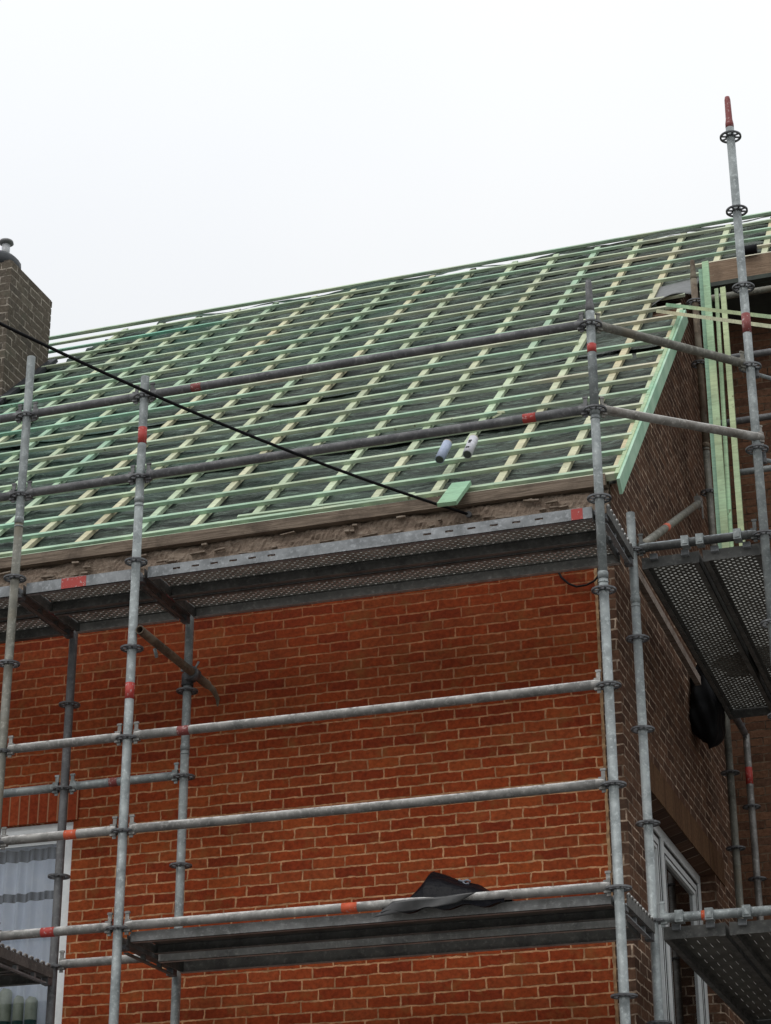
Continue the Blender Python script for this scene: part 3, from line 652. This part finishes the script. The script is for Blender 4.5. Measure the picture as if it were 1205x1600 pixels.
def deck(O, Ld, Wd, L, W, label, perf=PERF, side=DECKM, slots=(), bands=(), h=.066, inner=DECKD, rail2=None, group='steel scaffold decks'):
    """O: corner at the outer top edge, Ld / Wd: unit vectors along and across"""
    O, Ld, Wd = Vector(O), Vector(Ld), Vector(Wd); Z = Vector((0, 0, 1))
    t = thing('scaffold_deck', label, 'scaffold deck', tuple(O-Z*h), group)
    def B(b, l0, l1, w0, w1, z0, z1):
        b.obox(O+Ld*(l0+l1)/2+Wd*(w0+w1)/2+Z*(z0+z1)/2, Ld*(l1-l0)/2, Wd*(w1-w0)/2, Z*(z1-z0)/2)
    # panel: own flat frame so that the punching follows it
    l0, l1, w0, w1 = .06, L-.06, .028, W-.028
    if perf == 'solid': me = bpy.data.meshes.new('deck_panel'); me.from_pydata([(l0, w0, 0), (l1, w0, 0), (l1, w1, 0), (l0, w1, 0)], [], [(0, 1, 2, 3)]); me.materials.append(SOLID)
    else: me = punched(l0, l1, w0, w1, *perf)
    p = bpy.data.objects.new('deck_panel', me); C.objects.link(p); p.parent = t; p.location = Z*(h-.007)
    p.rotation_euler = (0, 0, math.atan2(Ld.y, Ld.x))
    if Ld.cross(Wd).z < 0: p.scale = (1, -1, 1)
    rims = MB()   # unpunched margins of the panel
    B(rims, .055, L-.055, .004, .032, -.0055, -.002); B(rims, .055, L-.055, W-.032, W-.004, -.0055, -.002); obj('panel_margin', rims, inner, t)
    for k, (w0, w1, mt) in enumerate(((0, .004, side), (W-.004, W, rail2 or inner))):
        b = MB()
        if k == 0 and slots:
            zc, zh = -.030, .0055; B(b, .05, L-.05, w0, w1, zc+zh, 0); B(b, .05, L-.05, w0, w1, -h, zc-zh); xs = [.05]
            for s_ in sorted(slots): xs += [s_-.022, s_+.022]
            xs.append(L-.05)
            for i in range(0, len(xs), 2): B(b, xs[i], xs[i+1], w0, w1, zc-zh, zc+zh)
        else: B(b, .05, L-.05, w0, w1, -h, 0)
        s_ = 1 if k == 0 else -1
        B(b, .05, L-.05, min(w0, w0+s_*.030), max(w1, w1+s_*.026), -h, -h+.003); obj('side_rail', b, mt, t)
    for l in (.05, L-.056):
        b = MB(); B(b, l, l+.006, .004, W-.004, -h+.003, -.006); obj('end_cap', b, inner, t)
    for l in (0.02, L-.05):
        for w_ in (.05, W-.09):
            b = MB(); B(b, l, l+.03, w_, w_+.04, -.028, .002); obj('hook', b, DECKM, t)
    n = 0
    for i in range(1, n):
        b = MB(); B(b, L*i/n-.012, L*i/n+.012, .004, W-.004, -.03, -.0065); obj('cross_rib', b, inner, t)
    for f, mt, w_ in bands:
        b = MB(); B(b, f-w_/2, f+w_/2, -.0012, 0, -h+.004, -.002); obj('paint_band', b, mt, t)
    return t
DX, DY, DZ = (1, 0, 0), (0, 1, 0), -.018
sl1 = [.22, .33, .44, .55, .66, .77] + [1.64, 1.76, 1.88, 2.0, 2.12, 2.24]
deck((X1, .045, DZ), DX, DY, 2.569, .315, 'upper front deck plank with slotted silver edge and red mark by the corner pole', slots=sl1, bands=((2.44, RED, .06),))
deck((X1, .385, DZ), DX, DY, 2.569, .315, 'upper front deck, inner plank beside the orange wall', slots=(.3, .5, .9, 1.1, 1.5, 1.9), side=DECKD, rail2=MIDR)
deck((X2, .045, DZ), DX, DY, .734, .315, 'short upper deck plank with a large red mark on its silver outer edge', bands=((.34, RED, .15),))
deck((X2, .385, DZ), DX, DY, .734, .315, 'short upper deck inner plank over the left inner poles', side=DECKD, rail2=MIDR)
deck((X3, .045, DZ), DX, DY, 2.57, .315, 'upper deck outer plank running out of the left edge')
deck((X3, .385, DZ), DX, DY, 2.57, .315, 'upper deck inner plank running out of the left edge', side=DECKD)
deck((X1, .045, -2.010), DX, DY, 2.569, .315, 'lower front deck, outer plank under the black plastic sheet', perf=SOLIDP, side=mat_metal('grey_deck_rim', (.34, .34, .33), (.20, .20, .19), top=(.6, .6, .58)), h=.052)
deck((X1, .385, -2.010), DX, DY, 2.569, .315, 'lower front deck, inner plank beside the orange wall', perf=SOLIDP, side=MIDR, rail2=MIDR, h=.085)
deck((X3, .045, -2.035), DX, DY, 2.57, .315, 'lower left deck outer plank cut by the left edge below the window middle', perf=SOLIDP, side=DECKD, h=.06)
deck((X3, .385, -2.035), DX, DY, 2.57, .315, 'lower left deck inner plank in front of the window glass', perf=SOLIDP, side=DECKD, h=.06)
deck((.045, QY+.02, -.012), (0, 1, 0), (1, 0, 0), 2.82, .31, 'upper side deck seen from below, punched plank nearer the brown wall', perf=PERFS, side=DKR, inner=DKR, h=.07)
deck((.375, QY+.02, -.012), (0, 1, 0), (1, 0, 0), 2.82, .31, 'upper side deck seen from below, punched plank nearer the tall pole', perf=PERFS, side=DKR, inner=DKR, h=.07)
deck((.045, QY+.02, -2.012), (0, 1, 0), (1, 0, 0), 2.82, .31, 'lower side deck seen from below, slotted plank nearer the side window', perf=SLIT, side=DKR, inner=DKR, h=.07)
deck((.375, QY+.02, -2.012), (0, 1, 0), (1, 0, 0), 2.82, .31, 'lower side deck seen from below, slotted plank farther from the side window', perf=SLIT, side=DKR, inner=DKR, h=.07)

def transom(x, z, label, band=None, crust=False, mat=DECKD):
    t = thing('scaffold_transom', label, 'scaffold transom', (x, .06, z-.05), 'deck transoms between outer and inner poles')
    b = MB(); b.box((x-.027, .06, z-.052), (x-.022, QY-.05, z)); b.box((x+.022, .06, z-.052), (x+.027, QY-.05, z)); b.box((x-.022, .06, z-.052), (x+.022, QY-.05, z-.047)); obj('channel', b, mat, t)
    b = MB(); b.box((x-.02, .05, z-.075), (x+.02, .10, z-.053)); obj('wedge_head', b, ROS, t); b = MB(); b.box((x-.02, QY-.09, z-.09), (x+.02, QY-.04, z-.053)); obj('wedge_head', b, ROS, t)
    b = MB(); b.box((x-.012, .10, z-.085), (x+.012, QY-.09, z-.078)); b.box((x-.012, .3, z-.0775), (x+.012, .32, z-.053)); b.box((x-.012, .5, z-.0775), (x+.012, .52, z-.053)); obj('truss_bar', b, DECKM if crust else mat, t)
    if band: b = MB(); b.box((x-.029, band-.06, z-.05), (x+.029, band+.06, z-.001)); obj('paint_band', b, MAROON, t)
    if crust:
        b = MB()
        for k in range(9):
            y = .09+.065*k; b.path([(x+.020, y, z), (x+.024, y+.01, z+.014), (x+.024, y+.03, z+.014), (x+.02, y+.04, z)], .007, 8)
        obj('claw_row', b, GALP, t)
    return t
transom(0, -.015, 'upper transom at the corner pole, seen end on against the brown wall', crust=True)
transom(X1, -.02, 'upper transom with a dull red mark at the left end of the long deck', band=.40, mat=mat_metal('brown_grey_steel', (.15, .14, .13), (.075, .07, .065)))
transom(X2, -.02, 'upper transom with a dull red mark above the window', band=.42, mat=mat_metal('brown_grey_steel', (.15, .14, .13), (.075, .07, .065)))
transom(0, -2.02, 'lower transom at the corner pole with a pale toothed top edge', crust=True)
transom(X1, -2.02, 'lower transom at the left end of the lower long deck')
transom(X2, -2.02, 'lower transom with toothed top edge in front of the front window', crust=True)

# ------------------------------------------------------------------ loose things
# board between side deck and wall
b = MB(); b.bar((-.052, 1.0, .035), (-.058, 3.0, .02), .035, .055); tag(obj('toe_board', b, mat_wood('stained_pale_board', (.42, .36, .32), (.28, .22, .18), (.10, .07, .05)), loc=(-.05, 1.9, .0)), 'stained pale board wedged along the brown wall beside the upper side deck', 'board')
# standing boards
PL = [((.147, 3.30, 3.221), (.307, 2.137, .02), .046, .022, 'thick pale standing board, tallest of the green boards'),
      ((.107, 3.32, 3.176), (.270, 2.150, .02), .026, .022, 'narrow standing board tucked at the left of the tallest green board'),
      ((.208, 3.32, 3.00), (.334, 2.134, .02), .026, .022, 'middle standing green board right beside the tallest one'),
      ((.256, 3.30, 2.992), (.408, 2.118, .02), .036, .022, 'mint standing board at the right of the green boards, set a little apart')]
for i, (a_, c_, w_, h_, l) in enumerate(PL):
    b = MB(); b.bar(c_, a_, w_, h_, up=(0, 1, .3)); tag(obj('standing_board', b, PLANKG if i != 1 else mat_batten('greener_board', [(.2, (.24, .44, .32)), (.8, (.34, .48, .34))]), loc=c_), l, 'board', 'green boards standing on the side deck')
for a_, c_, l, mt in (((-.125, 3.25, 2.90), (.80, 1.78, 1.845), 'green batten lying out from the verge to the right, upper of two', PLANKG), ((-.195, 3.25, 2.862), (.79, 1.78, 1.78), 'yellowish batten lying out from the verge to the right, lower of two', CBAT)):
    b = MB(); b.bar(a_, c_, .04, .024); tag(obj('loose_batten', b, mt, loc=a_), l, 'batten', 'battens sticking out past the verge')
# cartridges on the roof
for i, (p, q, mt, l) in enumerate((((-1.212, 1.23, .958), (-1.192, 1.33, 1.105), flat('pale_blue_cartridge', (.40, .46, .60), .4, (.30, .36, .48), 40), 'pale blue-grey cartridge lying on the battens, left of two'),
                               ((-1.046, 1.25, .975), (-1.036, 1.36, 1.125), flat('white_cartridge', (.62, .62, .66), .4, (.5, .5, .54), 40), 'white cartridge with dark print lying on the battens, right of two'))):
    p, q = Vector(p), Vector(q); t = thing('cartridge', l, 'cartridge', tuple(p), 'cartridges lying on the battens')
    b = MB(); b.tube(p, q, .029, 18); obj('tube', b, mt, t)
    b = MB(); d = (q-p).normalized(); b.path([q, q+d*.006, q+d*.008, q+d*.04], [.0295, .0295, .012, .006], 14); obj('nozzle', b, flat('cream_plastic', (.6, .5, .38), .5), t)
    b = MB(); b.path([p-d*.002, p+d*.004], .024, 16); obj('end_disc', b, GREYP, t)
    if i: 
        b = MB(); s_ = Vector((1, 0, 0)); fr = d.cross(s_).normalized(); fr = fr if fr.y < 0 else -fr
        for zz, w_ in ((.04, .010), (.10, .007), (.12, .009)): b.obox(p+d*zz+fr*.0285, d*.007, s_*w_, fr*.002)
        obj('print', b, BLACKC, t)
b = MB(); b.bar(rp(-1.025, -.27, .004+.02), rp(-1.005, .06, .004+.02), .115, .024, up=(0, -ST, CT)); tag(obj('board_offcut', b, PLANKG, loc=rp(-1.02, -.25, .01)), 'short pale green board offcut lying over the lowest batten under the cartridges', 'board')
b = MB(); b.bar((-1.005, 1.70, 1.425), (-.962, 1.77, 1.485), .012, .012); b.bar((-.99, 1.765, 1.49), (-.945, 1.765, 1.485), .016, .014); tag(obj('wood_stick', b, CBAT, loc=(-1.0, 1.7, 1.42)), 'small pale stick lying on the underlay above the white cartridge', 'stick')
# cable
pts = []
A, Bq = Vector((-.963, .93, .443)), Vector((-2.655, -1.50, .702))
for i in range(41):
    t_ = i/40*3.2; p = A+(Bq-A)*t_; pts.append((p.x, p.y, p.z+.16*(t_*t_-t_)*1.5))
b = MB(); b.path(pts, .0088, 10); cb = tag(obj('overhead_cable', b, BLACKC, loc=A), 'black cable sagging across the roof from the top left to the eaves', 'cable')
b = MB(); b.path([(-.955, .925, .44), (-.955, .945, .44)], .018, 10); obj('cable_anchor', b, GALD, cb)
b = MB(); b.path([(-.47, .985, .12), (-.467, .975, .06), (-.44, .97, .0), (-.40, .965, -.045), (-.356, .965, -.068), (-.30, .965, -.066), (-.255, .97, -.045), (-.228, .975, -.01), (-.22, .985, .06)], .006, 8)
tag(obj('cable_loop', b, BLACKC, loc=(-.35, .97, -.07)), 'thin dark cable loop hanging on the wall under the deck by the corner pole', 'cable')
# black sheet on lower deck
def interp(x, tab):
    for (a_, va), (c_, vc) in zip(tab, tab[1:]):
        if a_ <= x <= c_: k = (x-a_)/(c_-a_); return va+(vc-va)*k
    return tab[-1][1]
HT = [(0, .0), (.10, .02), (.20, .07), (.28, .145), (.34, .205), (.41, .185), (.55, .15), (.72, .12), (.86, .06), (1, .02)]
def tarp(u, v):
    x = -1.16+.60*u; h = interp(u, HT); y = -.045+.50*v
    prof = math.sin(math.pi*min(1, v*1.35))**.7 if v < .74 else 0
    z = -2.018+h*prof+.030*(v < .2)*(1-abs(v-.1)*8)*.6
    z += (.004*math.sin(u*13+v*9)+.010*abs(math.sin(u*6+v*11+1.0))**.7+.006*abs(math.sin(u*11-v*14+1.5*math.sin(v*7)))**.6-.010)*prof+random.uniform(-.0006, .0006)
    if v < .05: z = -2.035+.010*math.sin(u*20)
    z = max(z, -2.009+.003*u) if v > .09 else z
    return (x+.03*math.sin(v*6)*u, y+.012*math.sin(u*9)*prof, z)
b = MB(); b.grid(tarp, 120, 64); ts = obj('plastic_sheet', b, BLACKP, loc=(-.85, .2, -2.03)); tag(ts, 'crumpled black plastic sheet humped over the edge of the lower front deck', 'plastic sheet'); thick(ts, .0015)
b = MB(); b.grid(lambda u, v: (-1.20+.42*u+.10*v, -.038-.006*math.sin(u*9)-.004*v, -2.055+.070*v*(1-.35*u)+.035*u), 20, 6); thick(obj('turned_edge', b, GREYP, ts), .0015)
b = MB(); b.path([(-.80, .075, -1.878), (-.78, .07, -1.888), (-.755, .07, -1.883), (-.74, .07, -1.892)], .006, 6); b.path([(-.775, .06, -1.892), (-.765, .06, -1.905), (-.745, .055, -1.903)], .005, 6); obj('print_mark', b, flat('faded_white_print', (.22, .24, .28), .6), ts)
# sheets lying on side deck hide part of the punching
b = MB(); b.grid(lambda u, v: (.13+.46*u+.04*math.sin(v*9), 2.42+.42*v+.05*math.sin(u*7), -.004+.004*math.sin(u*11+v*7)), 14, 10); thick(tag(obj('rubber_mat', b, BLACKC, loc=(.35, 2.6, -.01)), 'dark sheet lying on the rear part of the upper side deck, blocking its holes', 'sheet'), .003)
# hanging black bag
def bag(u, v):
    th = 2*math.pi*u; z = .24-.57*v
    sx = interp(v, [(0, .05), (.15, .085), (.45, .10), (.75, .10), (.9, .085), (.97, .05), (1, .004)])
    sy = interp(v, [(0, .06), (.2, .12), (.5, .15), (.8, .14), (.93, .10), (1, .006)])
    c_, s_ = math.cos(th), math.sin(th); k = 1+.09*math.sin(4*th+v*7)+.06*math.sin(9*th-v*13)+.05*math.sin(v*23+th)
    e = lambda q: math.copysign(abs(q)**.75, q)
    return (-.04-.02*v+sx*k*e(c_), 3.28+sy*k*e(s_)-.05*v, z-.03*c_*(v > .6)*(v-.6)*2.5)
b = MB(); b.grid(bag, 44, 26); bg_ = tag(obj('hanging_bag', b, BLACKC, loc=(-.045, 3.3, .1)), 'black plastic bag hanging between the brown wall and the rear pole', 'bag')
b = MB(); b.obox((-.03, 3.19, -.07), (.014, 0, -.006), (0, .004, 0), (.006, 0, .014)); obj('bag_tag', b, flat('dim_white_tag', (.25, .25, .27), .6), bg_)
# pale tubes behind the front window
for i, (x, r, zt) in enumerate(((-3.865, .030, -2.00), (-3.785, .036, -2.02), (-3.70, .030, -2.065), (-3.62, .034, -2.075))):
    t = thing('glass_vase', ['leftmost pale vase behind the front window, cut by the picture edge', 'second and tallest pale green vase behind the front window', 'slim third vase behind the front window', 'rightmost pale vase behind the front window, next to the dark pole'][i], 'vase', (x, 1.11, zt-.6), 'pale vases behind the front window')
    b = MB(); b.path([(x, 1.105, zt-.6), (x, 1.105, zt-.02), (x+.004, 1.105, zt)], [r, r, r*.6], 16); obj('body', b, flat('pale_green_ceramic', (.50, .54, .42), .4, (.33, .37, .28), 12), t)
    b = MB(); b.tube((x, 1.105, zt-.6), (x, 1.105, -2.205), r+.001, 16); obj('green_band', b, flat('dark_green_glaze', (.03, .10, .085), .4), t)
